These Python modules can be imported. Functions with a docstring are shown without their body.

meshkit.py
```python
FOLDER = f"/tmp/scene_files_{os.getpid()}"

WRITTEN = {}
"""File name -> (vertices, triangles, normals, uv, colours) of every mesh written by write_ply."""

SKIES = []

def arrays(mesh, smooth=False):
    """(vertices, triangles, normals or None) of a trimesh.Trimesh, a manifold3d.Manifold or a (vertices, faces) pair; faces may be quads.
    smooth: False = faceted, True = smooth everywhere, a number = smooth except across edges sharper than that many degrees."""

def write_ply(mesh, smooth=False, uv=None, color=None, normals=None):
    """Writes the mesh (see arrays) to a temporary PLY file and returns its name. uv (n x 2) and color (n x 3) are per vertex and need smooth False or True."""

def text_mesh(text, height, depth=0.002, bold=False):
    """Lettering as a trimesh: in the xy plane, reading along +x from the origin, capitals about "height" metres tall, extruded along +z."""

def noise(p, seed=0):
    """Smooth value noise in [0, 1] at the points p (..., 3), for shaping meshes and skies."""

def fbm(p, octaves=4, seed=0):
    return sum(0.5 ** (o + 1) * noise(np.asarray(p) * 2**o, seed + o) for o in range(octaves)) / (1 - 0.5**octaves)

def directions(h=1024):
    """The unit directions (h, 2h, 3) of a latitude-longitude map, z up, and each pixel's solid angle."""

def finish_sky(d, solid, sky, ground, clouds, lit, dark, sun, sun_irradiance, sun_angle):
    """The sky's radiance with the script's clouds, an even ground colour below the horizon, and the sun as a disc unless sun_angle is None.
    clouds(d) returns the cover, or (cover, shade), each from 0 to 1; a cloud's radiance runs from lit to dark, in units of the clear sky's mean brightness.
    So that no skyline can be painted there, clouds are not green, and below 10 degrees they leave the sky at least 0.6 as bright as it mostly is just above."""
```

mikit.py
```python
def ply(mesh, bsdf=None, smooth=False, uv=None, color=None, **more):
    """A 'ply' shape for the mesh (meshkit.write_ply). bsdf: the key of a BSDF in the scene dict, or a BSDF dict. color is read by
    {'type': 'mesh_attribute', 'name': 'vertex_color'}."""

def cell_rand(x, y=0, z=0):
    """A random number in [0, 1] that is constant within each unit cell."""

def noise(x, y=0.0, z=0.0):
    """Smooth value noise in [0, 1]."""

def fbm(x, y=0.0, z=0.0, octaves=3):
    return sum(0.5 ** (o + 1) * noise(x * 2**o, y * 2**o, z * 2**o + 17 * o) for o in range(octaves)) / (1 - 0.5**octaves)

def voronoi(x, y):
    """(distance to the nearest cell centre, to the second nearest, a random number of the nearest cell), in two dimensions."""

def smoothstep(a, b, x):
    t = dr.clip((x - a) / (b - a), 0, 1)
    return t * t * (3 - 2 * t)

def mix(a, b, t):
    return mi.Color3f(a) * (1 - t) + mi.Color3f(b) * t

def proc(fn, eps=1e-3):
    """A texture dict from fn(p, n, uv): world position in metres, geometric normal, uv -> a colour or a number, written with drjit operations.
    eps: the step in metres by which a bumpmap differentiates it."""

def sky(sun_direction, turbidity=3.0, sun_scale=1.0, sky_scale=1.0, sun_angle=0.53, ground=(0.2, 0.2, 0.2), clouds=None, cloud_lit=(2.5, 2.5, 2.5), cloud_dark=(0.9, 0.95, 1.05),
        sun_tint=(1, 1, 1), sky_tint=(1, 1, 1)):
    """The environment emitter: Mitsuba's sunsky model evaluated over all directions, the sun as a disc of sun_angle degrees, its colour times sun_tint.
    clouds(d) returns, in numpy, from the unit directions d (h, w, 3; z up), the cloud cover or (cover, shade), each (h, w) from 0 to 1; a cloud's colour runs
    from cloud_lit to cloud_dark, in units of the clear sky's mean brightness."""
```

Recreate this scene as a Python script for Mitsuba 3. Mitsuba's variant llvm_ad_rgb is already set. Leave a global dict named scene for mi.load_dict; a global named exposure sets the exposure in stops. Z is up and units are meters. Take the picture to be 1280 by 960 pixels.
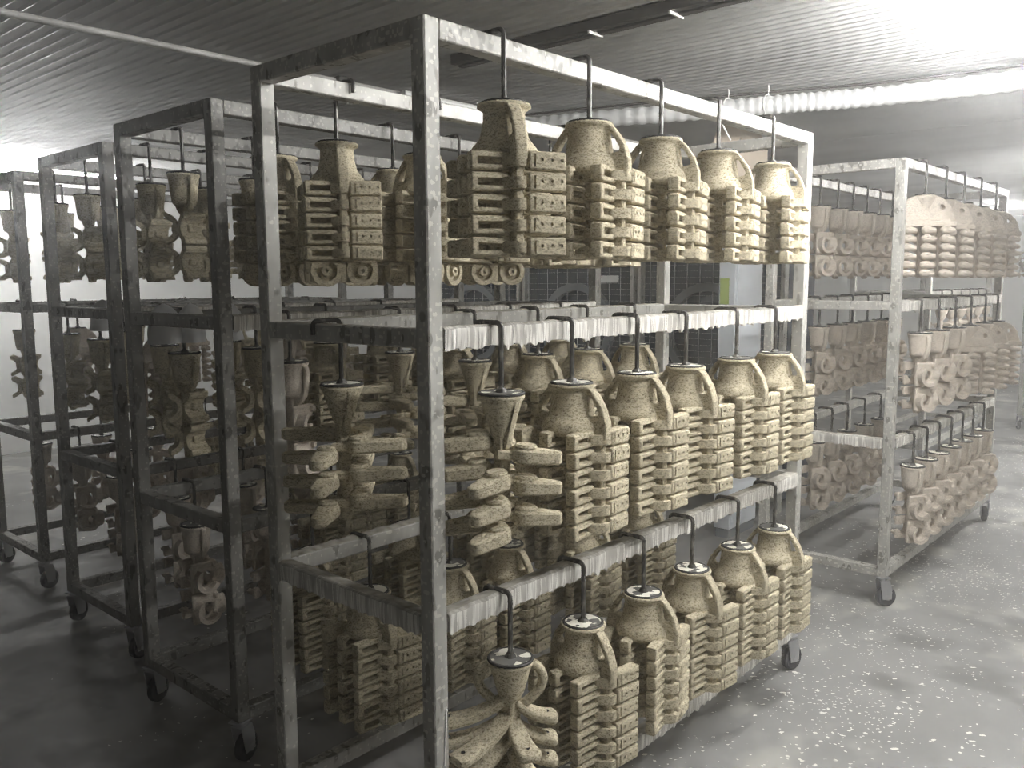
import math, random
import numpy as np
import trimesh
import manifold3d as m3
import drjit as dr
import mitsuba as mi
import mikit, meshkit
from mikit import proc, noise, fbm, voronoi, smoothstep, mix, cell_rand

T = mi.ScalarTransform4f
scene, labels = {}, {}
rng = random.Random(7)

# ------------------------------------------------------------------ camera
CAM = np.array([-1.3007, -1.4058, 1.629])
FWD = np.array([0.7413, 0.6606, -0.1192])
UP = np.array([0.0924, 0.0756, 0.9929])
FWD = FWD / np.linalg.norm(FWD)
scene['camera'] = {'type': 'perspective', 'fov_axis': 'x', 'fov': 2 * math.degrees(math.atan(640 / 1072.68)),
                   'near_clip': 0.05, 'far_clip': 60.0,
                   'to_world': T().look_at(origin=CAM.tolist(), target=(CAM + FWD).tolist(), up=UP.tolist())}
exposure = 3.95

# ------------------------------------------------------------------ lights (tubes of the batten lamps; see batten() below)
CEIL = 2.60
LAMPS = [  # x, y, length, radiance, words
    (2.0, -0.70, 1.2, 30.0, 'lit white ceiling batten lamp over the aisle in front of the nearest rack'),
    (0.95, -1.70, 1.2, 27.0, 'second lit batten lamp over the aisle, farther out from the nearest rack'),
    (1.55, 6.2, 1.2, 21.0, 'glaring white ceiling batten lamp beyond the farthest rack at left'),
    (6.4, -1.2, 1.2, 84.0, 'lit ceiling batten lamp over the aisle beyond the right rack'),
    (11.5, 1.55, 1.5, 22.0, 'slim lit ceiling tube near the far end wall'),
]
LAMP_COL = (1.0, 1.0, 0.985)

scene['haze'] = {'type': 'homogeneous', 'albedo': {'type': 'rgb', 'value': [0.92, 0.92, 0.92]}, 'sigma_t': 0.046, 'phase': {'type': 'hg', 'g': 0.92}}
scene['camera']['medium'] = {'type': 'ref', 'id': 'haze'}

# ------------------------------------------------------------------ materials
def rough(color, r=0.6, spec=0.4, metallic=0.0, **k):
    c = color if isinstance(color, dict) else {'type': 'rgb', 'value': list(color)}
    d = {'type': 'principled', 'base_color': c, 'roughness': r, 'specular': spec, 'metallic': metallic}
    d.update(k)
    return d

def bump(b, fn, scale, eps=0.0008):
    return {'type': 'bumpmap', 'tex': proc(fn, eps), 'scale': scale, 'nested': b}

def two(b):
    return {'type': 'twosided', 'b': b}

def stucco(base, dark):
    def fn(p, n, uv):
        g = noise(p.x * 340, p.y * 340, p.z * 340)
        s = noise(p.x * 180 + 9, p.y * 180, p.z * 180)
        b = fbm(p.x * 9, p.y * 9, p.z * 9, 2)
        t = 0.55 * smoothstep(0.40, 0.78, g) + 0.45 * smoothstep(0.48, 0.78, s)
        c = mix(base, dark, dr.clip(t, 0, 1))
        return c * (0.82 + 0.36 * b)
    return fn

def grain(p, n, uv):
    return 0.5 * noise(p.x * 340, p.y * 340, p.z * 340) + 0.5 * noise(p.x * 180, p.y * 180, p.z * 180)

scene['m_stucco'] = two(bump(rough(proc(stucco((0.53, 0.475, 0.352), (0.22, 0.187, 0.128))), 1.0, 0.0), grain, 0.003))
scene['m_stucco_pale'] = two(bump(rough(proc(stucco((0.55, 0.49, 0.42), (0.36, 0.318, 0.27))), 1.0, 0.0), grain, 0.0008))

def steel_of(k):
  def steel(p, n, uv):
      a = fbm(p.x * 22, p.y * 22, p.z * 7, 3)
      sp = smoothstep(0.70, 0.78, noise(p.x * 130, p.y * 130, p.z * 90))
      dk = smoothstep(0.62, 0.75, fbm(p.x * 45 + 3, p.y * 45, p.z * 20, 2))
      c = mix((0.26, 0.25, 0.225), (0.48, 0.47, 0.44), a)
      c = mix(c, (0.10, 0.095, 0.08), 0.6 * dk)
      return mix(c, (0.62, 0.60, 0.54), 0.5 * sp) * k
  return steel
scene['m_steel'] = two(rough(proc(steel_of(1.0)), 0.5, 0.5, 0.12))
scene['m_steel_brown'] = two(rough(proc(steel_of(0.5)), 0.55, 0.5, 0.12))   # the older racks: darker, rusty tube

def crusty(p, n, uv):
    u = p.x + p.y
    a = noise(u * 230, p.z * 9, 3.0)
    b = noise(u * 70 + 7, p.z * 4, 1.0)
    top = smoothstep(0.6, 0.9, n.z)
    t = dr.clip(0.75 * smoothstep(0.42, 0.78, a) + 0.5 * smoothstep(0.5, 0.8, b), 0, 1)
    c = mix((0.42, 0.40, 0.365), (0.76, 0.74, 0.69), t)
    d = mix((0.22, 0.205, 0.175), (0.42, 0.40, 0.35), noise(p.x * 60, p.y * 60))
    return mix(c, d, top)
scene['m_crust'] = two(bump(rough(proc(crusty), 0.8, 0.3), lambda p, n, uv: noise((p.x + p.y) * 230, p.z * 9, 3.0) + 0.4 * noise(p.x * 160, p.y * 160, p.z * 160), 0.004))

scene['m_hook'] = two(rough(proc(lambda p, n, uv: mix((0.055, 0.052, 0.048), (0.22, 0.21, 0.19), smoothstep(0.5, 0.85, fbm(p.x * 90, p.y * 90, p.z * 35, 2)))), 0.42, 0.5, 0.4))

def plate_tex(p, n, uv):
    s = smoothstep(0.46, 0.52, fbm(p.x * 34, p.y * 38, 2.0, 3))
    return mix((0.10, 0.098, 0.092), (0.68, 0.655, 0.58), s)
scene['m_plate'] = two(rough(proc(plate_tex), 0.5, 0.5))
scene['m_gasket'] = two(rough((0.03, 0.029, 0.027), 0.55, 0.4))
scene['m_rubber'] = two(rough((0.045, 0.045, 0.05), 0.5, 0.5))
scene['m_zinc'] = two(rough((0.42, 0.42, 0.43), 0.4, 0.5, 0.6))

def concrete(p, n, uv):
    a = fbm(p.x * 1.1, p.y * 1.1, 0.0, 4)
    b = fbm(p.x * 5 + 3, p.y * 5, 1.0, 3)
    c = mix((0.165, 0.163, 0.159), (0.28, 0.276, 0.268), dr.clip(0.75 * a + 0.35 * b, 0, 1))
    # paler worn trowel marks and yellowish stains
    w = smoothstep(0.54, 0.80, fbm(p.x * 3.1 + 11, p.y * 4.3 + 5, 4.0, 4))
    c = mix(c, (0.44, 0.43, 0.39), 0.6 * w)
    dk = smoothstep(0.52, 0.78, fbm(p.x * 4.1 + 1, p.y * 3.1 + 8, 9.0, 4))
    c = mix(c, (0.12, 0.117, 0.11), 0.6 * dk)
    # droplets of dried slurry, denser along the racks
    near = smoothstep(1.3, 0.05, dr.abs(p.y + 0.15)) * 0.75 + 0.12
    for k, s, r0 in ((0, 46.0, 0.22), (1, 24.0, 0.20)):
        wx = 0.35 * noise(p.x * s * 2.2, p.y * s * 2.2, 3.0 + k)
        d1, d2, h = voronoi(p.x * s + 31 * k + wx, p.y * s + 5 * k - wx)
        clump = fbm(p.x * 2.6 + 5 * k, p.y * 2.6, 1.0, 3)
        big = r0 * (0.45 + 0.75 * cell_rand(h * 9999, k))
        on = smoothstep(big, big * 0.6, d1) * smoothstep(0.86, 0.87, h * 0.42 + 0.62 * clump + 0.26 * near)
        c = mix(c, (0.76, 0.74, 0.69), 0.8 * on)
    return c
scene['m_floor'] = two(bump(rough(proc(concrete), 0.55, 0.35), lambda p, n, uv: fbm(p.x * 12, p.y * 12, 0.0, 3), 0.004, 0.004))
scene['m_ceiling'] = two(rough(proc(lambda p, n, uv: mix((0.33, 0.327, 0.318), (0.48, 0.477, 0.47), fbm(p.x * 2.0, p.y * 1.2, 0.0, 3))), 0.38, 0.5))
scene['m_wall'] = two(rough(proc(lambda p, n, uv: mix((0.70, 0.70, 0.68), (0.82, 0.82, 0.80), fbm(p.x * 1.3, p.y * 1.3, p.z * 0.9, 3))), 0.6, 0.3))
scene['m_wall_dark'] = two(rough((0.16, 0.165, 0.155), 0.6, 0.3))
scene['m_darkpanel'] = two(rough((0.03, 0.036, 0.046), 0.6, 0.2))
scene['m_cabinet'] = two(rough((0.68, 0.71, 0.745), 0.4, 0.5))
scene['m_cabinet_dark'] = two(rough((0.16, 0.17, 0.18), 0.4, 0.5))
scene['m_white'] = two(rough((0.78, 0.78, 0.76), 0.45, 0.5))
scene['m_tag'] = two(rough((0.42, 0.50, 0.16), 0.6, 0.3))
scene['m_conduit'] = two(rough(proc(lambda p, n, uv: mix((0.34, 0.33, 0.31), (0.60, 0.59, 0.56), fbm(p.x * 14, p.y * 14, p.z * 14, 2))), 0.5, 0.4))
scene['m_dark'] = two(rough((0.07, 0.066, 0.06), 0.6, 0.4))
scene['m_board'] = two(rough((0.52, 0.45, 0.37), 0.8, 0.2))
scene['m_duct'] = two(rough((0.70, 0.70, 0.69), 0.45, 0.5))

# ------------------------------------------------------------------ mesh helpers
def mf(m):
    a = m.to_mesh()
    return trimesh.Trimesh(np.array(a.vert_properties[:, :3]), np.array(a.tri_verts), process=False)

def cham(dx, dy, dz, c=0.004, at=(0, 0, 0)):
    """A box with chamfered edges, centred on at."""
    pts = []
    for sx in (-1, 1):
        for sy in (-1, 1):
            for sz in (-1, 1):
                h = np.array([dx, dy, dz]) / 2
                for k in range(3):
                    q = h - c
                    q[k] = h[k]
                    pts.append(np.array([sx, sy, sz]) * q + np.array(at))
    return m3.Manifold.hull_points(np.array(pts))

def box(x0, x1, y0, y1, z0, z1, c=0.0):
    if c:
        return cham(x1 - x0, y1 - y0, z1 - z0, c, ((x0 + x1) / 2, (y0 + y1) / 2, (z0 + z1) / 2))
    return m3.Manifold.cube([x1 - x0, y1 - y0, z1 - z0]).translate([x0, y0, z0])

def cyl(r, h, n=16, r2=None):
    return m3.Manifold.cylinder(h, r, r if r2 is None else r2, n)

def lathe(prof, n=24):
    return m3.Manifold.revolve(m3.CrossSection([np.array(prof, float)], m3.FillRule.NonZero), n)

def ext(poly, h, chamfer=0.0):
    cs = m3.CrossSection([np.array(poly, float)], m3.FillRule.NonZero)
    return m3.Manifold.extrude(cs, h)

def soft(man, length=0.012, it=8):
    t = mf(man.refine_to_length(length))
    t.merge_vertices()
    trimesh.smoothing.filter_taubin(t, lamb=0.5, nu=0.51, iterations=it)
    return t

def tube(path, r, n=8):
    path = np.array(path, float)
    tg = np.gradient(path, axis=0)
    tg /= np.linalg.norm(tg, axis=1, keepdims=True)
    a = np.array([0.31, 0.92, 0.23]) if abs(tg[0] @ np.array([0.31, 0.92, 0.23])) < 0.9 else np.array([1.0, 0, 0])
    V, F = [], []
    for i, (p, t) in enumerate(zip(path, tg)):
        a = a - t * (a @ t); a /= np.linalg.norm(a)
        b = np.cross(t, a)
        for k in range(n):
            w = 2 * math.pi * k / n
            V.append(p + (r if np.isscalar(r) else r[i]) * (math.cos(w) * a + math.sin(w) * b))
    m = len(path)
    for i in range(m - 1):
        for k in range(n):
            p, q = i * n + k, i * n + (k + 1) % n
            F += [[p, q, q + n], [p, q + n, p + n]]
    V += [path[0], path[-1]]
    for k in range(n):
        F += [[len(V) - 2, (k + 1) % n, k], [len(V) - 1, (m - 1) * n + k, (m - 1) * n + (k + 1) % n]]
    return trimesh.Trimesh(np.array(V), np.array(F), process=False)

def smoothpath(pts, n=6):
    from scipy.interpolate import CubicSpline
    pts = np.array(pts, float)
    t = np.arange(len(pts))
    return CubicSpline(t, pts)(np.linspace(0, len(pts) - 1, (len(pts) - 1) * n + 1))

def bent(pts, r, k=4):
    """Polyline with rounded corners of radius r."""
    pts = [np.array(p, float) for p in pts]
    out = [pts[0]]
    for a, b, c in zip(pts, pts[1:], pts[2:]):
        u, w = (a - b) / np.linalg.norm(a - b), (c - b) / np.linalg.norm(c - b)
        for t in np.linspace(0, 1, k + 1):
            out.append((1 - t) ** 2 * (b + u * r) + 2 * t * (1 - t) * b + t * t * (b + w * r))
    return np.array(out + [pts[-1]])

def cat(*ms):
    return trimesh.util.concatenate([mf(m) if isinstance(m, m3.Manifold) else m for m in ms])

def P(mesh, bsdf, smooth=40):
    if isinstance(mesh, m3.Manifold):
        mesh = mf(mesh)
    return mikit.ply(mesh, bsdf, smooth=smooth)

def at(x=0, y=0, z=0, rz=0):
    return T().translate([x, y, z]).rotate([0, 0, 1], rz)

def key(name):
    k, i = name, 0
    while k in scene or any_prefix(k):
        i += 1
        k = f'{name}_{i:03d}'
    USED.add(k)
    return k
USED = set()
def any_prefix(k):
    return k in USED

def add(name, d, parent=None, m=None, **lab):
    k = key((parent + '__' if parent else '') + name)
    scene[k] = dict(d) if m is None else {**d, 'to_world': m @ d['to_world'] if 'to_world' in d else m}
    if lab:
        labels[k] = lab
    return k

def thing(name, label, category, group=None):
    k = key(name)
    labels[k] = {'label': label, 'category': category}
    if group:
        labels[k]['group'] = group
    return k

# ------------------------------------------------------------------ the room
X0, X1, Y0, Y1 = -3.6, 14.0, -3.4, 7.6
fl = m3.Manifold.cube([X1 - X0, Y1 - Y0, 0.1]).translate([X0, Y0, -0.1])
add('floor', P(fl, 'm_floor', False), kind='structure')

add('ceiling', P(box(X0, X1, Y0, Y1, CEIL + 0.02, CEIL + 0.10), 'm_ceiling', False), kind='structure')
PW, NP = 0.60, 10
def panel_mesh():
    """One ribbed ceiling sheet: ribs along y, the panel's own edge lips proud."""
    pitch = PW / NP
    xs, zs = [], []
    for i in range(NP):
        b = i * pitch
        xs += [b + 0.001, b + 0.006, b + pitch - 0.018, b + pitch - 0.010, b + pitch - 0.004]
        zs += [0.014, 0.004, 0.002, -0.006, -0.004]
    xs.append(PW - 0.001); zs.append(0.014)
    ys = np.array([Y0, Y1])
    n = len(xs)
    V = [[x, y, z] for y in ys for x, z in zip(xs, zs)]
    F = []
    for i in range(n - 1):
        F += [[i, i + n, i + 1], [i + 1, i + n, i + n + 1]]
    return trimesh.Trimesh(np.array(V), np.array(F), process=False)
pan = P(panel_mesh(), 'm_ceiling', 20)
x = X0
while x < X1 - 0.01:
    add('panel', pan, 'ceiling', at(x, 0, CEIL + 0.004 * rng.random()))
    x += PW

for nm, b in (('wall_left', (X0, X1, Y1, Y1 + 0.1)), ('wall_right', (X0, X1, Y0 - 0.1, Y0)),
              ('wall_back', (X0 - 0.1, X0, Y0, Y1)), ('wall_far', (X1, X1 + 0.1, Y0, Y1))):
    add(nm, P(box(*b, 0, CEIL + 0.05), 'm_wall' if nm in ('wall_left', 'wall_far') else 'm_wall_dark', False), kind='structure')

# ------------------------------------------------------------------ lamps
def batten(x, y, L, rad, words):
    t = thing('batten_lamp', words, 'ceiling lamp')
    z = CEIL - 0.015
    add('housing', P(cat(box(x - L / 2, x + L / 2, y - 0.03, y + 0.03, z - 0.05, z, 0.006),
                         box(x - L / 2 - 0.02, x - L / 2, y - 0.025, y + 0.025, z - 0.085, z, 0.005),
                         box(x + L / 2, x + L / 2 + 0.02, y - 0.025, y + 0.025, z - 0.085, z, 0.005)), 'm_white', False), t)
    tb = tube([[x - L / 2, y, z - 0.068], [x, y, z - 0.068], [x + L / 2, y, z - 0.068]], 0.014, 10)
    d = mikit.ply(tb, 'm_white', smooth=40)
    d['emitter'] = {'type': 'area', 'radiance': {'type': 'rgb', 'value': [rad * c for c in LAMP_COL]}}
    add('tube', d, t)
for a in LAMPS:
    batten(*a)

# ------------------------------------------------------------------ racks
TB = 0.045
LEV = [2.196, 1.523, 0.850, 0.199]     # tops of the four rail levels
RL, RW = 2.056, 0.68
RAIL_WORDS = ['top', 'middle', 'low', 'base']

post_ply = P(cham(TB, TB, 2.196 - 0.154, 0.003, (0, 0, (2.196 + 0.154) / 2)), 'm_steel', False)
long_ply = P(cham(RL - 2 * TB, TB, TB, 0.003), 'm_steel', False)
short_ply = P(cham(TB, RW - 2 * TB, TB, 0.003), 'm_steel', False)
ROT90 = T().rotate([0, 0, 1], 90)

def crust_mesh(L, seed, drip=0.012, thick=0.004, step=0.005):
    """Dried slurry over the outer face and top of a rail of length L along x; the face is y = 0, the rail runs to y = TB."""
    n = int(L / step)
    xs = np.linspace(0.002, L - 0.002, n)
    V, F = [], []
    prof = [(TB * 0.9, 0.0), (TB * 0.45, 0.002), (0.004, 0.002), (-0.002, -0.004), (-0.002, -0.018), (-0.002, -0.032), (-0.001, -TB - 0.001), (0.006, -TB - 0.001)]
    m = len(prof)
    for i, x in enumerate(xs):
        d = drip * meshkit.fbm(np.array([x * 75, seed, 0.0]), 3, seed) ** 3 * 1.6
        a = thick * meshkit.noise(np.array([x * 90, seed, 1.0]), seed)
        tt = thick * meshkit.noise(np.array([x * 40, seed, 2.0]), seed + 1)
        for j, (y, z) in enumerate(prof):
            yy, zz = y, z
            if j in (3, 4, 5, 6):
                yy -= a * (0.4 + 0.6 * meshkit.noise(np.array([x * 60, j * 1.3, 3.0]), seed))
            if j in (1, 2, 3):
                zz += tt
            if j in (6, 7):
                zz -= d
            V.append([x, yy, zz])
        if i:
            for j in range(m - 1):
                p, q = (i - 1) * m + j, i * m + j
                F += [[p, p + 1, q], [q, p + 1, q + 1]]
    return trimesh.Trimesh(np.array(V), np.array(F), process=False)
crusts = [P(crust_mesh(RL - 2 * TB, s, 0.016), 'm_crust', 50) for s in (1, 2)]
crust_short = P(crust_mesh(RW - 2 * TB, 5, 0.014), 'm_crust', 50)

wheel_ply = P(cat(lathe([(0.012, -0.014), (0.042, -0.016), (0.05, -0.010), (0.05, 0.010), (0.042, 0.016), (0.012, 0.014)], 24).rotate([90, 0, 0])), 'm_rubber', 40)
hub_ply = P(cyl(0.014, 0.05, 12).translate([0, 0, -0.025]).rotate([90, 0, 0]), 'm_zinc', 40)
def fork_mesh():
    parts = [cham(0.06, 0.056, 0.006, 0.001, (0, 0, -0.003)), cyl(0.022, 0.014, 16).translate([0, 0, -0.02])]
    for s in (-1, 1):
        parts.append(ext([(-0.028, -0.018), (0.024, -0.018), (0.006, -0.115), (-0.022 - 0.02, -0.115), (-0.03 - 0.012, -0.06)], 0.003).rotate([90, 0, 0]).translate([0, 0.0015 + s * 0.022, 0]))
    parts.append(cham(0.05, 0.047, 0.004, 0.001, (-0.003, 0, -0.02)))
    return cat(*parts)
fork_ply = P(fork_mesh(), 'm_zinc', 30)

def rack(x, y, words, crust_levels=(), crust_sides=(), swivel=(200, 170, 205, 160), L=RL, steel='m_steel'):
    t = thing('drying_rack', words, 'rack', None)
    M = at(x, y)
    post_s, long_s, short_s = ({**q, 'bsdf': {'type': 'ref', 'id': steel}} for q in (post_ply, long_ply, short_ply))
    for px in (TB / 2, L - TB / 2):
        for py in (TB / 2, RW - TB / 2):
            add('post', post_s, t, M @ at(px, py))
    for i, z in enumerate(LEV):
        for j, py in enumerate((TB / 2, RW - TB / 2)):
            k = add('rail', long_s, t, M @ at(L / 2, py, z - TB / 2))
            if (i, j) in crust_levels:
                m = M @ at(TB, 0, z) if j == 0 else M @ at(L - TB, RW, z, 180)
                add('slurry_crust', crusts[(i + j) % 2], k, m)
        for j, px in enumerate((TB / 2, L - TB / 2)):
            k = add('rail', short_s, t, M @ at(px, RW / 2, z - TB / 2))
            if (i, j) in crust_sides:
                add('slurry_crust', crust_short, k, M @ at(0, RW - TB, z, -90))
    for q, (px, py) in enumerate(((TB / 2, TB / 2), (L - TB / 2, TB / 2), (TB / 2, RW - TB / 2), (L - TB / 2, RW - TB / 2))):
        m = M @ at(px, py, 0.154, swivel[q])
        c = add('caster', fork_ply, t, m)
        add('wheel', wheel_ply, c, m @ at(-0.022, 0, -0.104))
        add('axle', hub_ply, c, m @ at(-0.022, 0, -0.104))
    return t

def chalk(t):
    add('chalk_mark', P(tube([[0.036, -0.001, 0.62], [0.031, -0.001, 0.55], [0.027, -0.001, 0.48]], 0.0022, 6), 'm_white', 40), t, label='thin white chalk line')

RACKS = {
    'A': (0.0, 0.0), 'B': (0.12, 1.10), 'C': (0.25, 2.18), 'D': (0.33, 3.40), 'R': (3.0, -0.05), 'V': (9.22, -0.05), 'E': (6.5, 0.80),
}
rack_a = rack(*RACKS['A'], 'nearest steel tube drying rack on casters, its low rail crusted with dried slurry', {(1, 0), (2, 0), (3, 0), (2, 1), (1, 1)}, {(2, 0)}, (250, 163, 200, 160))
chalk(rack_a + '__post')
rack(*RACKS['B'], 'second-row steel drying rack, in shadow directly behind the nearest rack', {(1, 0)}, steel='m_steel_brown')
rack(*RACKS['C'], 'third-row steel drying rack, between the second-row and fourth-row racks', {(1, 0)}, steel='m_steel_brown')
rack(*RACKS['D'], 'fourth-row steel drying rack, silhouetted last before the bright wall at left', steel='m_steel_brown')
rack(*RACKS['R'], 'right-hand grey drying rack standing free on the bright floor beside the aisle', {(2, 0), (1, 0)}, {(2, 0)}, (140, 200, 250, 160), L=RL)
rack(*RACKS['V'], 'distant steel drying rack at the right edge near the far wall')

rack(*RACKS['E'], 'grey drying rack standing behind the right-hand rack, seen through its gaps')

# ------------------------------------------------------------------ the cast shells, built once each as shape groups
# local frame: z = 0 at the closing plate, the rod at x = y = 0, the hook reaches over a rail that lies at +y
HOOK = 0.160
def hook_mesh(drop=HOOK):
    r = 0.0065
    top = drop + r + 0.001
    path = bent([(0, 0, 0), (0, 0, top), (0, 0.030 + TB + 0.010, top), (0, 0.030 + TB + 0.010, top - 0.035)], 0.016, 4)
    return cat(tube(path, r, 8), cyl(0.016, 0.012, 12, 0.010))

def gr(name, parts):
    scene[name] = {'type': 'shapegroup', **parts}
    return name

def top_parts(r=0.056):
    gask = lathe([(r - 0.006, -0.003), (r + 0.001, -0.003), (r + 0.001, 0.001), (r - 0.001, 0.003), (r - 0.006, 0.003)], 28)
    return {'hook_rod': P(hook_mesh(), 'm_hook', 40),
            'closing_plate': P(cyl(r - 0.005, 0.004, 28).translate([0, 0, -0.002]), 'm_plate', 30),
            'gasket': P(gask, 'm_gasket', 40)}

def num(d, name, shape):
    k, i = name, 0
    while k in d:
        i += 1
        k = f'{name}_{i:03d}'
    d[k] = shape

def xf(shape, m):
    return {**shape, 'to_world': m}

# --- slotted bracket pieces
def bracket_slot():
    b = cham(0.092, 0.032, 0.0415, 0.0045)
    return b - box(-0.030, 0.050, -0.02, 0.02, -0.0085, 0.0085)
def bracket_hole():
    b = cham(0.092, 0.032, 0.0415, 0.0045)
    b = b - box(-0.034, -0.029, -0.02, -0.011, -0.014, 0.014)
    for hx in (-0.014, 0.010, 0.034):
        b = b - cyl(0.0042, 0.01, 7).rotate([90, 0, 0]).translate([hx, -0.0095, 0.002])
    return b
slot_p, hole_p = P(bracket_slot(), 'm_stucco', 50), P(bracket_hole(), 'm_stucco', 50)

def gusset(outer, hole, th):
    """A radial web in the y-z plane, reaching towards -y."""
    cs = m3.CrossSection([np.array(outer, float)], m3.FillRule.NonZero)
    if hole:
        cs = cs - m3.CrossSection([np.array(hole, float)], m3.FillRule.NonZero)
    g = m3.Manifold.extrude(cs, th).translate([0, 0, -th / 2])       # (r, z) plane, thickness along the third axis
    return g.transform(np.array([[0, 0, 1, 0], [-1, 0, 0, 0], [0, 1, 0, 0]], float))

def cup_bracket():
    c = lathe([(0, -0.002), (0.050, -0.002), (0.062, -0.0015), (0.064, -0.010), (0.049, -0.018), (0.050, -0.045), (0.058, -0.080), (0.078, -0.104), (0.082, -0.124), (0.070, -0.134), (0.0, -0.136)], 28)
    out = [(0.02, -0.012), (0.055, -0.006), (0.074, -0.020), (0.101, -0.058), (0.116, -0.104), (0.114, -0.142), (0.02, -0.134)]
    hole = [(0.055, -0.028), (0.066, -0.030), (0.091, -0.070), (0.088, -0.080), (0.064, -0.084)]
    g = gusset(out, hole, 0.030)
    u = c + g + g.rotate([0, 0, 180])
    return soft(u, 0.008, 3)

def runner_mesh(levels, pitch, z0):
    zb = z0 - pitch * (levels - 1) - 0.022
    m = cham(0.022, 0.044, (-0.118 - zb), 0.004, (0, -0.080, (-0.118 + zb) / 2))
    for i in range(levels):
        z = z0 - pitch * i
        w = ext([(-0.034, -0.083), (-0.012, -0.110), (-0.002, -0.1155), (0.011, -0.1145), (0.013, -0.080), (-0.034, -0.074)], 0.026).translate([0, 0, z - 0.014])
        m = m + w
    return m

def bracket_group(name, levels=6, pitch=0.0468, seed=0, extra=None, mat='m_stucco'):
    r = random.Random(seed)
    d = top_parts()
    d['pouring_cup'] = P(cup_bracket(), mat, 60)
    z0 = -0.140
    rp = P(runner_mesh(levels, pitch, z0), mat, 40)
    sl, ho = {**slot_p, 'bsdf': {'type': 'ref', 'id': mat}}, {**hole_p, 'bsdf': {'type': 'ref', 'id': mat}}
    for R in (T().rotate([0, 0, 1], 0), T().rotate([0, 0, 1], 180), T().translate([0, 0.084, 0])):   # front, back and middle runner
        num(d, 'runner', xf(rp, R))
        for i in range(levels):
            z = z0 - pitch * i
            for s, sh in ((-1, sl), (1, ho)):
                j = T().translate([s * 0.062 + r.uniform(-.0012, .0012), (-0.068 if s < 0 else -0.099) + r.uniform(-.0015, .0015), z + r.uniform(-.001, .001)]).rotate([0, 1, 0], r.uniform(-1.5, 1.5))
                num(d, 'bracket', xf(sh, R @ j))
    if extra:
        for n, s in extra:
            num(d, n, s)
    return gr(name, d)
bracket_group('proto_bracket_a', seed=1)
bracket_group('proto_bracket_b', seed=2)
bracket_group('proto_bracket_c', levels=5, pitch=0.0475, seed=3)

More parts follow.
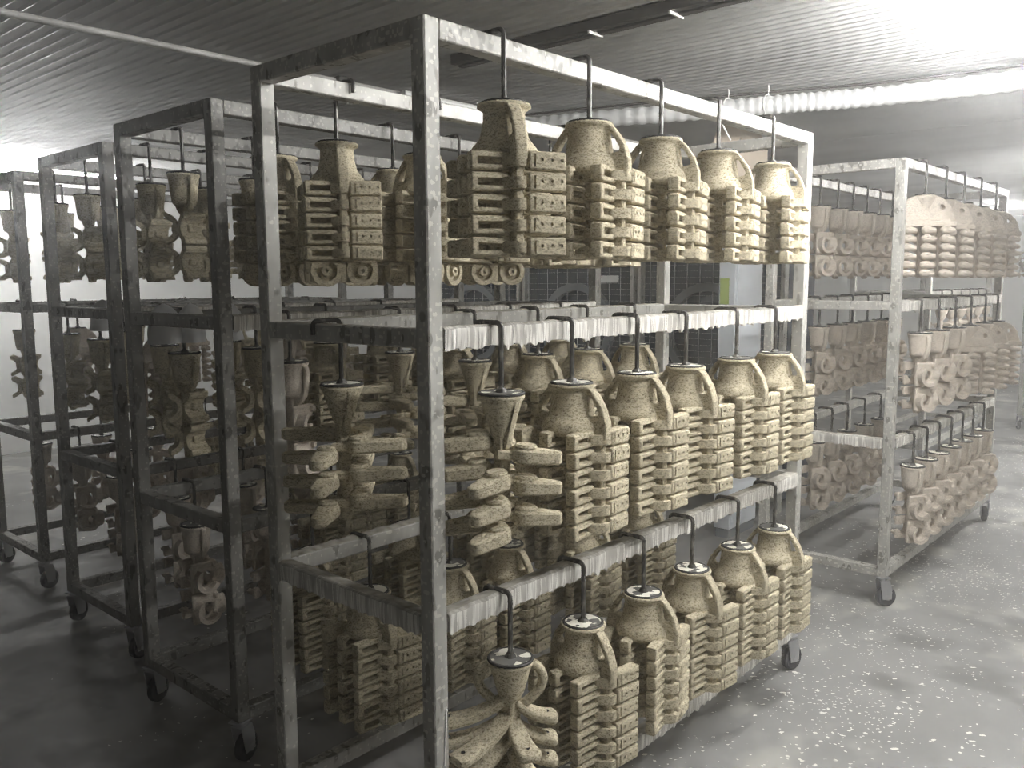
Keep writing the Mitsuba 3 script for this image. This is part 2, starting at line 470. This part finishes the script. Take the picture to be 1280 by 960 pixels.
# --- bracket shell with ring fittings below
def fitting():
    ring = lathe([(0.030, -0.012), (0.046, -0.012), (0.046, 0.012), (0.030, 0.012)], 20).rotate([90, 0, 0])
    ring = ring - box(-0.06, 0.06, -0.05, 0.05, 0.022, 0.08)
    boss = cyl(0.016, 0.03, 8).rotate([90, 0, 0]).translate([0, 0.015, 0]) - cyl(0.006, 0.05, 8).rotate([90, 0, 0]).translate([0, 0.0, 0])
    web = box(-0.046, 0.046, 0.006, 0.014, -0.035, 0.03, 0.003)
    return ring + boss + web
fit_p = P(fitting(), 'm_stucco', 40)
bracket_group('proto_fitting', levels=5, pitch=0.046, seed=4,
              extra=[('ring_fitting', xf(fit_p, T().rotate([0, 0, 1], a) @ T().translate([x, -0.075, -0.375]))) for a in (0, 180) for x in (-0.052, 0.052)])

# --- lever shells
def lever_mesh(L=0.072, h=0.036, r0=0.033, r1=0.019):
    def disc(x, y, r, z0, z1, n=14):
        c = 0.005
        a = [(x + rr * math.cos(t), y + rr * math.sin(t), z) for rr, z in ((r - c, z0), (r, z0 + c), (r, z1 - c), (r - c, z1)) for t in np.linspace(0, 2 * math.pi, n, endpoint=False)]
        return a
    body = m3.Manifold.hull_points(np.array(disc(0, 0, r0, -h / 2, h / 2) + disc(L, 0, r1, -h / 2, h / 2 - 0.004)))
    boss = m3.Manifold.hull_points(np.array(disc(0, 0, r0 * 0.86, -h / 2, h / 2 + 0.010)))
    neck = box(-0.07, -0.02, -0.011, 0.011, -0.012, 0.010, 0.003)
    return body + boss + neck
def lever_cup():
    c = lathe([(0, -0.002), (0.050, -0.002), (0.057, -0.004), (0.057, -0.011), (0.050, -0.020), (0.033, -0.075), (0.020, -0.11), (0, -0.115)], 24)
    out = [(0.012, -0.01), (0.055, -0.008), (0.052, -0.026), (0.034, -0.085), (0.022, -0.135), (0.0, -0.135)]
    g = gusset(out, [(0.047, -0.028), (0.049, -0.028), (0.031, -0.082), (0.026, -0.10), (0.025, -0.092)], 0.020)
    bar = box(-0.018, 0.018, -0.014, 0.014, -0.365, -0.09, 0.004)
    return soft(c + g + g.rotate([0, 0, 180]) + bar, 0.009, 5)
lev_p = P(lever_mesh(), 'm_stucco', 40)
lev_long = P(lever_mesh(0.105, 0.034, 0.030, 0.021), 'm_stucco', 40)
def lever_group(name, rows, p):
    d = top_parts()
    d['sprue'] = P(lever_cup(), 'm_stucco', 60)
    for az, tilt, zs, tang in rows:
        for z in zs:
            num(d, 'lever', xf(p, T().rotate([0, 0, 1], az).translate([0.058, 0, z]).rotate([0, 0, 1], tang).rotate([0, 1, 0], tilt)))
    return gr(name, d)
lever_group('proto_lever', [(-62, 4, (-.150, -.225, -.300), 22), (125, 4, (-.120, -.190, -.258, -.322), 20), (-150, 6, (-.205, -.270, -.335), -28), (40, 4, (-.14, -.215, -.29), 18)], lev_p)
lever_group('proto_lever_long', [(-75, -2, (-.16, -.235, -.310), 40), (105, -2, (-.14, -.205, -.27, -.34), 38), (-165, -2, (-.185, -.255, -.33), 36), (15, -2, (-.15, -.22, -.295), 36)], lev_long)

# --- shell with ring handles and curved paddles
def paddle_mesh(L=0.17, drop=0.055):
    n = 12
    V, F = [], []
    rows = []
    for i in range(n + 1):
        t = i / n
        x = 0.012 + L * t
        z = -drop * (1 - (1 - t) ** 2.2)
        w = 0.022 + 0.010 * t - (0.008 if t > 0.93 else 0)
        h = 0.032 - 0.006 * t - (0.006 if t > 0.93 else 0)
        ring = []
        for k in range(12):
            a = 2 * math.pi * k / 12
            cx, sx = math.cos(a), math.sin(a)
            e = 0.6
            ring.append([x, w * math.copysign(abs(cx) ** e, cx), z + 0.5 * h * math.copysign(abs(sx) ** e, sx)])
        rows.append(ring)
    V = [p for r in rows for p in r]
    for i in range(n):
        for k in range(12):
            p, q = i * 12 + k, i * 12 + (k + 1) % 12
            F += [[p, p + 12, q], [q, p + 12, q + 12]]
    V += [[0.010, 0, 0], [0.012 + L + 0.006, 0, -drop]]
    for k in range(12):
        F += [[len(V) - 2, k, (k + 1) % 12], [len(V) - 1, n * 12 + (k + 1) % 12, n * 12 + k]]
    return trimesh.Trimesh(np.array(V), np.array(F), process=False)
def dimple_mesh(L=0.17, drop=0.055):
    return tube([[L - 0.012, 0, -drop + 0.006], [L - 0.012, 0, -drop + 0.010], [L - 0.012, 0, -drop + 0.0155]], 0.0055, 8)
pad_p, pad_s = P(paddle_mesh(), 'm_stucco', 45), P(paddle_mesh(0.105, 0.045), 'm_stucco', 45)
dim_p, dim_s = P(dimple_mesh(), 'm_gasket', 40), P(dimple_mesh(0.105, 0.045), 'm_gasket', 40)
def ring_cup():
    c = lathe([(0, -0.002), (0.052, -0.002), (0.059, -0.004), (0.059, -0.012), (0.052, -0.022), (0.036, -0.085), (0.024, -0.11), (0, -0.118)], 24)
    u = c + box(-0.020, 0.020, -0.020, 0.020, -0.34, -0.095, 0.005)
    return soft(u, 0.010, 5)
handle = P(tube(smoothpath([(0.050, 0, -0.014), (0.076, 0, -0.034), (0.080, 0, -0.066), (0.060, 0, -0.098), (0.022, 0, -0.130)], 5), 0.0125, 10), 'm_stucco', 60)
d = top_parts(0.058)
d['sprue'] = P(ring_cup(), 'm_stucco', 60)
for a in (-48, 132):
    num(d, 'handle', xf(handle, T().rotate([0, 0, 1], a)))
for az, zs, p, q in ((-42, (-.118, -.175, -.232), pad_s, dim_s), (138, (-.105, -.16, -.215), pad_p, dim_p), (-112, (-.165, -.225, -.285), pad_s, dim_s), (175, (-.15, -.205, -.26), pad_p, dim_p), (60, (-.13, -.19), pad_s, dim_s)):
    for z in zs:
        k = f'paddle_{sum(n.startswith("paddle") and "__" not in n for n in d):03d}' if 'paddle' in d else 'paddle'
        m = T().rotate([0, 0, 1], az).translate([0, 0, z])
        d[k] = xf(p, m)
        d[k + '__dimple'] = xf(q, m)
gr('proto_paddle', d)

# --- clamp shells: a bucket with straps over two rows of crescent clamps on flat slabs
def bucket(mat):
    c = lathe([(0, -0.002), (0.053, -0.002), (0.060, -0.004), (0.060, -0.012), (0.055, -0.018), (0.046, -0.105), (0.040, -0.118), (0, -0.120)], 24)
    strap = gusset([(0.050, -0.010), (0.066, -0.014), (0.070, -0.030), (0.064, -0.095), (0.054, -0.125), (0.03, -0.150), (0.0, -0.150), (0.0, -0.118), (0.040, -0.105), (0.052, -0.090), (0.056, -0.030)], None, 0.022)
    bar = box(-0.016, 0.016, -0.014, 0.014, -0.405, -0.11, 0.004)
    return P(soft(c + strap + strap.rotate([0, 0, 180]) + bar, 0.010, 5), mat, 60)
def crescent(ro, ri, a0, a1, h, n=14):
    o = [(ro * math.cos(t), ro * math.sin(t)) for t in np.radians(np.linspace(a0, a1, n))]
    i = [(ri * math.cos(t), ri * math.sin(t)) for t in np.radians(np.linspace(a1, a0, n))]
    return ext(o + i, h)
def clamp_mesh():
    slab = cham(0.104, 0.118, 0.018, 0.005, (0, 0, 0.009))
    cr = crescent(0.051, 0.034, 125, 335, 0.046).translate([0.0, -0.008, 0.006])
    lug = cham(0.018, 0.022, 0.030, 0.004, (0.040, 0.044, 0.018))
    m = slab + cr + lug - cyl(0.032, 0.08, 18).translate([0.0, -0.008, -0.03]) - box(0.0, 0.06, -0.012, 0.016, -0.01, 0.06)
    return m.rotate([90, 0, 0])          # faces -y, x to the right, z up
clamp_geo = {m: P(clamp_mesh(), m, 40) for m in ('m_stucco', 'm_stucco_pale')}
def saddle_mesh():
    """A half-round saddle: curved web with two pairs of crescent ribs."""
    ribs = None
    for x in (-0.038, -0.016, 0.016, 0.038):
        r = crescent(0.056, 0.038 if abs(x) > 0.02 else 0.044, 100, 260, 0.010).rotate([0, 90, 0])
        r = r.translate([x - 0.005, 0, 0])
        ribs = r if ribs is None else ribs + r
    web = crescent(0.044, 0.036, 100, 260, 0.084).rotate([0, 90, 0]).translate([-0.042, 0, 0])
    m = ribs + web
    flange = cham(0.086, 0.012, 0.018, 0.003, (0, 0, 0))
    return m, flange
def saddle_final():
    m, f = saddle_mesh()
    # bring the opening to face -y
    m = m.rotate([90, 0, 0]).rotate([0, 0, 180])
    return m + f.translate([0, 0.008, 0.050]) + f.translate([0, 0.008, -0.050]) + cham(0.03, 0.04, 0.03, 0.004, (0, 0.045, 0))
saddle_geo = P(saddle_final(), 'm_stucco', 40)
def clamp_group(name, geo, mat, azs, r=0.030, zs=(-0.205, -0.330)):
    d = top_parts(0.058)
    d['bucket'] = bucket(mat)
    for az in azs:
        for z in zs:
            num(d, 'clamp', xf(geo, T().rotate([0, 0, 1], az).translate([0, -r, z])))
    return gr(name, d)
clamp_group('proto_clamp', clamp_geo['m_stucco_pale'], 'm_stucco_pale', (0, 90, 180), 0.034)
clamp_group('proto_clamp_two', clamp_geo['m_stucco_pale'], 'm_stucco_pale', (0, 180), 0.030)
clamp_group('proto_saddle', saddle_geo, 'm_stucco', (0, 120, 240), 0.076)

# --- knob shells: a broad dome plate with an eye above six rows of knobbly lugs
def knob_mesh():
    ico = np.array(trimesh.creation.icosphere(1, 0.0205).vertices)
    a = m3.Manifold.hull_points(np.vstack([ico * [0.95, 1.15, 0.92] + [x, 0, 0] for x in (-0.015, 0.0)]))
    b = m3.Manifold.hull_points(np.vstack([ico * [0.7, 1.0, 0.70] + [x, 0, -0.003] for x in (0.0, 0.022)]))
    return a + b - cyl(0.0045, 0.02, 6).rotate([90, 0, 0]).translate([-0.010, -0.014, 0.003])
knob_p = P(knob_mesh(), 'm_stucco_pale', 50)
def dome_plate():
    out = [(-0.045, -0.004), (0.045, -0.004), (0.085, -0.022), (0.120, -0.06), (0.140, -0.115), (0.140, -0.150), (-0.140, -0.150), (-0.140, -0.115), (-0.120, -0.06), (-0.085, -0.022)]
    eye = lambda s: m3.CrossSection([np.array([(s * 0.062, -0.052), (s * 0.080, -0.047), (s * 0.094, -0.062), (s * 0.082, -0.076), (s * 0.066, -0.070)])[::s]], m3.FillRule.NonZero)
    cs = m3.CrossSection([np.array(out)], m3.FillRule.NonZero)
    cs = cs - eye(1)
    pl = m3.Manifold.extrude(cs, 0.034).translate([0, 0, -0.017]).rotate([90, 0, 0])
    c = lathe([(0, -0.003), (0.044, -0.003), (0.047, -0.012), (0.024, -0.06), (0.012, -0.10), (0, -0.13)], 22)
    bars = None
    for x in (-0.095, 0.0, 0.095):
        for s in (-1, 1):
            b = box(x - 0.012, x + 0.012, s * 0.035 - 0.012, s * 0.035 + 0.012, -0.400, -0.12, 0.003)
            bars = b if bars is None else bars + b
    return soft(pl + c + bars + box(-0.14, 0.14, -0.045, 0.045, -0.155, -0.125, 0.004), 0.012, 4)
d = top_parts(0.046)
d['dome_plate'] = P(dome_plate(), 'm_stucco_pale', 60)
for s, a in ((-1, 0), (1, 180)):
    for x in (-0.09, 0.0, 0.09):
        for i in range(6):
            num(d, 'lug', xf(knob_p, T().rotate([0, 0, 1], a).translate([x, -0.060, -0.172 - 0.0415 * i])))
gr('proto_knob', d)

def fitting_tree():
    d = top_parts(0.050)
    d['sprue'] = P(soft(lathe([(0, -0.002), (0.048, -0.002), (0.052, -0.012), (0.03, -0.08), (0, -0.10)], 20) + box(-0.014, 0.014, -0.014, 0.014, -0.40, -0.07, 0.003), 0.012, 4), 'm_stucco_pale', 60)
    p = {**fit_p, 'bsdf': {'type': 'ref', 'id': 'm_stucco_pale'}}
    for i in range(5):
        for a in (0, 90, 180, 270):
            num(d, 'ring_fitting', xf(p, T().rotate([0, 0, 1], a + 22 * i).translate([0, -0.085, -0.13 - 0.06 * i]).rotate([0, 1, 0], 30 * i).scale(0.62)))
            num(d, 'gate', xf(gate_p, T().rotate([0, 0, 1], a + 22 * i).translate([0, -0.045, -0.13 - 0.06 * i])))
    return gr('proto_fitting_tree', d)
gate_p = P(cham(0.014, 0.075, 0.014, 0.003), 'm_stucco_pale', False)
fitting_tree()

# ------------------------------------------------------------------ hanging them up
ORD = ['first', 'second', 'third', 'fourth', 'fifth', 'sixth', 'seventh', 'eighth']
NAMES = {'proto_bracket_a': ('bracket_shell', 'slotted-bracket'), 'proto_bracket_b': ('bracket_shell', 'slotted-bracket'), 'proto_bracket_c': ('bracket_shell', 'five-row bracket'),
         'proto_fitting': ('bracket_shell', 'bracket-and-ring'), 'proto_lever': ('lever_shell', 'radiating-lever'), 'proto_lever_long': ('lever_shell', 'long-lever'),
         'proto_paddle': ('paddle_shell', 'curved-paddle'), 'proto_clamp': ('clamp_shell', 'crescent-clamp'), 'proto_clamp_two': ('clamp_shell', 'flat crescent-clamp'),
         'proto_saddle': ('saddle_shell', 'ribbed-saddle'), 'proto_knob': ('knob_shell', 'dome-topped knobbly'), 'proto_fitting_tree': ('fitting_shell', 'small-ring')}
RK = {'A': 'nearest rack', 'B': 'second-row rack', 'C': 'third-row rack', 'D': 'fourth-row rack', 'R': 'right-hand rack', 'V': 'distant rack', 'E': 'rack behind the right-hand rack'}
TONE = {'A': 'beige', 'B': 'dim', 'C': 'shadowed', 'D': 'hazy', 'R': 'pale', 'V': 'small pale', 'E': 'far'}

def hang(rk, side, lev, items, inner=False):
    """side f / b: the front or back long rail; items = (x along the rail, proto, azimuth)."""
    rx, ry = RACKS[rk]
    for i, (x, proto, az) in enumerate(items):
        base, what = NAMES[proto]
        nm = key(base)
        z = LEV[lev] - HOOK
        if side == 'f':
            px, py, flip = rx + x, ry - 0.030, 0
        elif inner:
            px, py, flip = rx + x, ry + RW - TB - 0.030, 0
        else:
            px, py, flip = rx + x, ry + RW + 0.030, 180
        # the rod's hook always reaches back over its rail, so the body's own azimuth turns a second group without the rod
        g = turned(proto, az)
        scene[nm] = {'type': 'instance', 'g': {'type': 'ref', 'id': g}, 'to_world': at(px, py, z, flip)}
        where = {'f': 'front', 'b': 'back'}[side]
        labels[nm] = {'label': f"{TONE[rk]} {what} casting shell, {ORD[i]} from left on the {RK[rk]}'s {where} {RAIL_WORDS[lev]} rail" if rk != 'E' else f"{what} casting shell, {ORD[i]} on {RAIL_WORDS[lev]} rail of the rack behind the right-hand rack",
                      'category': 'casting shell', 'group': f"shells on the {RK[rk]}'s {where} {RAIL_WORDS[lev]} rail"}
TURNED = {}
def turned(proto, az):
    """The shape group whose shell body is turned by az about the rod while the hook keeps its direction."""
    az = int(round(az))
    if az == 0:
        return proto
    k = f'{proto}_turn_{az % 360}'
    if k not in TURNED:
        R = T().rotate([0, 0, 1], az)
        scene[k] = {'type': 'shapegroup', **{n: (s if n == 'hook_rod' else {**s, 'to_world': R @ s['to_world'] if 'to_world' in s else R}) for n, s in scene[proto].items() if n != 'type'}}
        TURNED[k] = True
    return k

BA, BB, BC, FT = 'proto_bracket_a', 'proto_bracket_b', 'proto_bracket_c', 'proto_fitting'
LV, LL, PD, CL, C2, SD, KN = 'proto_lever', 'proto_lever_long', 'proto_paddle', 'proto_clamp', 'proto_clamp_two', 'proto_saddle', 'proto_knob'
# nearest rack
hang('A', 'f', 0, [(0.220, BC, -28), (0.550, BC, 12), (0.898, BC, 16), (1.240, BC, 14), (1.636, BC, 14)])
hang('A', 'f', 1, [(0.205, LV, 0), (0.480, BA, 4), (0.788, BB, 0), (1.062, BA, -6), (1.400, BB, 0), (1.702, BA, 2)])
hang('A', 'f', 2, [(0.232, PD, 0), (0.535, BA, -6), (0.838, BB, 12), (1.128, BA, -6), (1.445, BB, 0), (1.745, BA, 4)])
hang('A', 'b', 0, [(0.300, FT, -28), (0.640, FT, 10), (0.96, FT, -28), (1.30, BC, 0), (1.66, BC, 10)])
hang('A', 'b', 1, [(0.770, LL, 0), (1.10, BA, 0), (1.40, BB, 10), (1.73, BA, 0)], inner=True)
hang('A', 'b', 2, [(0.300, BA, -4), (0.640, BB, 8), (0.930, BA, 0), (1.39, BB, 10), (1.80, BA, 0)], inner=True)
# the second rack
hang('B', 'f', 0, [(0.215, FT, 0), (0.705, FT, 30), (1.05, BC, 0), (1.40, BC, 10), (1.75, BC, 0)])
hang('B', 'f', 1, [(0.235, C2, 20), (0.720, LL, 20), (1.02, BA, 0), (1.35, BB, 0), (1.70, BA, 0)])
hang('B', 'f', 2, [(0.30, BA, 0), (0.75, BB, 0), (1.2, BA, 0), (1.65, BB, 0)])
hang('B', 'b', 0, [(0.22, SD, 0), (0.52, SD, 0), (0.9, BC, 0)], inner=True)
hang('B', 'b', 1, [(0.19, SD, 10), (0.50, SD, 10), (0.85, BA, 0)], inner=True)
hang('B', 'b', 2, [(0.20, CL, 0), (0.52, CL, 20), (0.85, BA, 0)], inner=True)
# the third and fourth racks
for rk in 'CD':
    hang(rk, 'f', 0, [(0.18, SD, 0), (0.44, SD, 20), (0.70, SD, 0), (0.98, SD, 10), (1.3, SD, 0), (1.62, SD, 20)])
    hang(rk, 'f', 1, [(0.20, SD, 0), (0.50, SD, 10), (0.80, C2, 0), (1.10, CL, 10), (1.40, BA, 0), (1.72, BB, 0)])
    hang(rk, 'f', 2, [(0.22, CL, 0), (0.55, CL, 10), (0.88, CL, 0), (1.2, BA, 0), (1.52, BB, 0)])
    hang(rk, 'b', 0, [(0.18, SD, 0), (0.46, SD, 20), (0.75, SD, 0), (1.05, SD, 0), (1.35, SD, 0), (1.66, BC, 0)], inner=True)
    hang(rk, 'b', 1, [(0.20, SD, 0), (0.50, KN, 20), (0.85, SD, 0), (1.2, KN, 10), (1.55, BA, 0)], inner=True)
    hang(rk, 'b', 2, [(0.25, CL, 0), (0.60, CL, 10), (0.95, CL, 0), (1.3, BA, 0)], inner=True)
# the rack on the right
hang('R', 'f', 0, [(0.22, KN, -52), (0.56, KN, -52), (0.90, KN, -52), (1.25, KN, -52), (1.60, KN, -52)])
hang('R', 'f', 1, [(0.25, CL, -33), (0.55, CL, -33), (0.86, CL, -33), (1.18, KN, -52), (1.50, KN, -52), (1.80, KN, -52)])
hang('R', 'f', 2, [(0.24, CL, -33), (0.46, CL, -33), (0.68, CL, -33), (0.91, CL, -33), (1.14, CL, -33), (1.37, CL, -33), (1.62, CL, -33)])
hang('R', 'b', 0, [(0.50, CL, -28), (0.76, CL, -28), (1.00, CL, -28), (1.23, CL, -28), (1.46, CL, -28), (1.70, CL, -28)], inner=True)
hang('R', 'b', 1, [(0.55, CL, -28), (0.82, CL, -28), (1.06, CL, -28), (1.32, CL, -28), (1.58, CL, -28), (1.82, CL, -28)], inner=True)
hang('R', 'b', 2, [(0.55, CL, -28), (0.80, CL, -28), (1.05, CL, -28), (1.35, CL, -28), (1.65, CL, -28)], inner=True)
for lv in (0, 1):
    hang('E', 'f', lv, [(0.22 + 0.3 * i, 'proto_fitting_tree', 15 * i) for i in range(6)])
hang('V', 'b', 0, [(0.25, 'proto_fitting_tree', 0)])
hang('V', 'f', 1, [(0.25, KN, -52)])
# one lever shell on the left end rail of the nearest rack
nm = key('lever_shell')
scene[nm] = {'type': 'instance', 'g': {'type': 'ref', 'id': turned(LL, -100)}, 'to_world': at(TB + 0.030, 0.42, LEV[1] - HOOK, 90)}
labels[nm] = {'label': "dim long-lever casting shell hanging inside the nearest rack's left end middle rail", 'category': 'casting shell'}

scene['m_cover'] = two(rough((0.50, 0.50, 0.50), 0.5, 0.4))
COVERS = [(0.235, 1.705, 'crumpled grey plastic cover on the second-row rack, leftmost of three'), (0.34, 1.70, 'crumpled grey plastic cover on the second-row rack, middle of three'),
          (0.50, 1.70, 'crumpled grey plastic cover on the second-row rack, rightmost of three'), (0.47, 2.79, 'crumpled grey plastic cover on the third-row rack behind its post')]
# crumpled grey covers pulled over hooks on the second- and third-row racks
def cover_mesh(seed):
    n, m = 22, 14
    V, F = [], []
    for i in range(m + 1):
        t = i / m
        z = -0.15 * t
        r0 = 0.055 * min(1, (t * 3.2)) ** 0.55 * (1 + 0.12 * t)
        for k in range(n):
            a = 2 * math.pi * k / n
            q = 1 + 0.30 * (meshkit.fbm(np.array([2.2 * math.cos(a), 2.2 * math.sin(a), 4 * t + seed]), 3, seed) - 0.5)
            V.append([r0 * q * math.cos(a), 0.8 * r0 * q * math.sin(a), z])
    for i in range(m):
        for k in range(n):
            p, q = i * n + k, i * n + (k + 1) % n
            F += [[p, p + n, q], [q, p + n, q + n]]
    return trimesh.Trimesh(np.array(V), np.array(F), process=False)
for i, (x, y, lab) in enumerate(COVERS):
    nm = add('hook_cover', P(cover_mesh(i + 3), 'm_cover', True), None, at(x, y, LEV[1] + 0.030, 40 * i), label=lab, category='plastic cover', group='grey covers over hooks at left')

# ------------------------------------------------------------------ behind the racks
t = thing('equipment_cabinet', 'tall narrow bluish-white metal cabinet standing between the nearest and right racks', 'cabinet')
add('body', P(box(3.54, 3.91, 1.08, 1.19, 0.06, 1.86, 0.005), 'm_cabinet', False), t)
add('plinth', P(box(3.55, 3.90, 1.09, 1.18, 0.0, 0.06), 'm_cabinet_dark', False), t)
add('door', P(box(3.56, 3.76, 1.070, 1.08, 0.10, 1.82, 0.003), 'm_cabinet', False), t)
add('knob', P(cyl(0.010, 0.02, 12).rotate([90, 0, 0]).translate([3.73, 1.070, 1.38]), 'm_zinc', 40), t)
add('inspection_tag', P(box(3.537, 3.540, 1.12, 1.18, 1.48, 1.64), 'm_tag', False), t, label='yellow-green paper tag')

def fan_cage(y0, y1, words, arrow=False):
    x = 4.30
    t = thing('caged_fan', words, 'industrial fan')
    add('housing', P(cat(box(x + 0.05, x + 0.5, y0, y1, 0.08, 1.80, 0.01)), 'm_darkpanel', False), t)
    add('fan_ring', P(lathe([(0.30, 0), (0.36, 0), (0.36, 0.06), (0.30, 0.06)], 28).rotate([0, -90, 0]).translate([x + 0.05, (y0 + y1) / 2, 1.25]), 'm_cabinet_dark', 40), t)
    ws = []
    for y in np.arange(y0 + 0.02, y1, 0.105):
        ws.append(box(x - 0.003, x + 0.002, y - 0.0018, y + 0.0018, 0.1, 1.78))
    for z in np.arange(0.12, 1.78, 0.045):
        ws.append(box(x - 0.002, x + 0.002, y0 + 0.01, y1 - 0.01, z - 0.001, z + 0.001))
    add('wire_guard', P(cat(*ws), 'm_zinc', False), t)
    fr = [box(x - 0.012, x + 0.05, yy - 0.014, yy + 0.014, 0.0, 1.80) for yy in (y0 + 0.014, y1 - 0.014)] + [box(x - 0.012, x + 0.05, y0, y1, zz - 0.014, zz + 0.014) for zz in (0.1, 1.79)]
    add('guard_frame', P(cat(*fr), 'm_steel', False), t)
    if arrow:
        a = ext([(0, 0), (0.06, 0.05), (0.06, 0.028), (0.26, 0.028), (0.26, -0.028), (0.06, -0.028), (0.06, -0.05)], 0.003)
        add('arrow_sign', P(a.transform(np.array([[0, 0, -1, x - 0.004], [-1, 0, 0, y0 + 0.40], [0, 1, 0, 1.64]], float)), 'm_white', False), t, label='white arrow sign pointing left')
fan_cage(1.10, 2.28, 'dark industrial fan in a wire cage beside the white cabinet')
fan_cage(2.32, 3.45, 'dark caged industrial fan with a white arrow sign, deeper behind the racks', True)
fan_cage(3.49, 4.62, 'dark caged industrial fan farthest back, glimpsed right of the near post')

# ------------------------------------------------------------------ under the ceiling
def long_tube(name, pts, r, bsdf, label, cat_, n=10):
    return add(name, P(tube(np.array(pts, float), r, n), bsdf, 40), label=label, category=cat_)
long_tube('conduit', [(-3.5, 2.035, 2.582), (0.5, 2.035, 2.582), (6.0, 2.02, 2.582)], 0.012, 'm_conduit', 'thin grey conduit running along the ceiling from the top left corner', 'conduit')
long_tube('cable', [(-3.5, 2.075, 2.585), (0.5, 2.075, 2.58), (6.0, 2.06, 2.585)], 0.006, 'm_conduit', 'thin cable running beside the grey ceiling conduit', 'cable')
long_tube('sleeve_pipe', [(1.68, 1.975, 2.57), (2.4, 1.975, 2.57), (3.2, 1.97, 2.57)], 0.019, 'm_white', 'white pipe section under the ceiling conduit behind the near post', 'pipe')
t = thing('junction_box', 'small dark junction box on the ceiling conduit above the left end rail', 'junction box')
add('box', P(box(1.30, 1.36, 2.00, 2.06, 2.53, 2.60, 0.004), 'm_dark', False), t)
add('drop', P(tube([[1.33, 1.99, 2.54], [1.335, 1.985, 2.50], [1.335, 1.985, 2.47]], 0.006), 'm_conduit', 40), t)
tr = add('cable_tray', P(cat(box(1.400, 1.432, -2.2, 1.35, 2.560, 2.60, 0.003), box(1.448, 1.480, -2.2, 1.35, 2.556, 2.60, 0.003)), 'm_dark', False),
         label='dark double cable tray crossing the ceiling above the nearest rack', category='cable tray')
for yy in (-0.1, 0.25, 0.6):
    add('clip', P(box(1.395, 1.485, yy, yy + 0.008, 2.550, 2.562), 'm_conduit', False), tr)

ctrl = np.array([(2.58, 2.0, 2.52), (2.64, 1.41, 2.505), (2.80, 0.82, 2.498), (2.93, 0.45, 2.50), (3.05, 0.10, 2.50), (3.14, -0.49, 2.50), (3.24, -1.4, 2.50), (3.3, -3.3, 2.50)])
pth = smoothpath(ctrl, 40)
rr = 0.044 + 0.0035 * np.sin(np.arange(len(pth)) * 1.35)
add('air_duct', P(tube(pth, rr, 14), 'm_duct', 50), label='white corrugated flexible air duct slung under the ceiling at right', category='duct')
long_tube('duct_cable', smoothpath(ctrl + [[0.01, 0, 0.066]] + np.array([[0, 0, 0.0]]), 10), 0.007, 'm_dark', 'dark cable lying along the top of the white duct', 'cable', 6)
for i, (u, lab) in enumerate(((0.30, 'thin wire loop holding the white duct near the board'), (0.37, 'pale wire tie hanging from the white duct'))):
    p = pth[int(u * len(pth))]
    w = np.linspace(0, 2 * math.pi, 25)
    lp = np.stack([p[0] + 0.051 * np.cos(w), p[1] + 0 * w, p[2] + 0.051 * np.sin(w)], 1)
    m = cat(tube(lp[:-1], 0.003, 6), tube([p + [0, 0, 0.05], p + [0.005, 0, 0.075], p + [0.0, 0.0, 0.102]], 0.003, 6), tube([p + [0.0, 0.05, -0.045], p + [0.0, 0.02, -0.09], p + [0.0, -0.02, -0.16]], 0.004, 6))
    add('duct_tie', P(m, 'm_white', 40), label=lab, category='wire tie')
cs = m3.CrossSection([np.array([(-0.10, 0.20), (0.04, 0.20), (0.17, 0.0), (0.17, -0.10), (0.14, -0.24), (-0.13, -0.24), (-0.18, -0.02)])[::-1]], m3.FillRule.NonZero) - m3.CrossSection([np.array([(0.0, 0.06), (0.035, -0.03), (0.015, -0.03), (0.0, 0.01), (-0.025, -0.03), (-0.04, -0.03)])[::-1]], m3.FillRule.NonZero)
bd = m3.Manifold.extrude(cs, 0.02).rotate([90, 0, 0]).rotate([0, 0, -35]).translate([3.33, 0.97, 2.385])
t = thing('hanging_board', 'beige slotted board hanging above the far end of the nearest rack', 'board')
add('board', P(bd, 'm_board', False), t)
add('wire', P(tube([[3.33, 0.97, 2.57], [3.33, 0.97, 2.585], [3.33, 0.97, 2.602]], 0.003, 6), 'm_steel', 40), t)
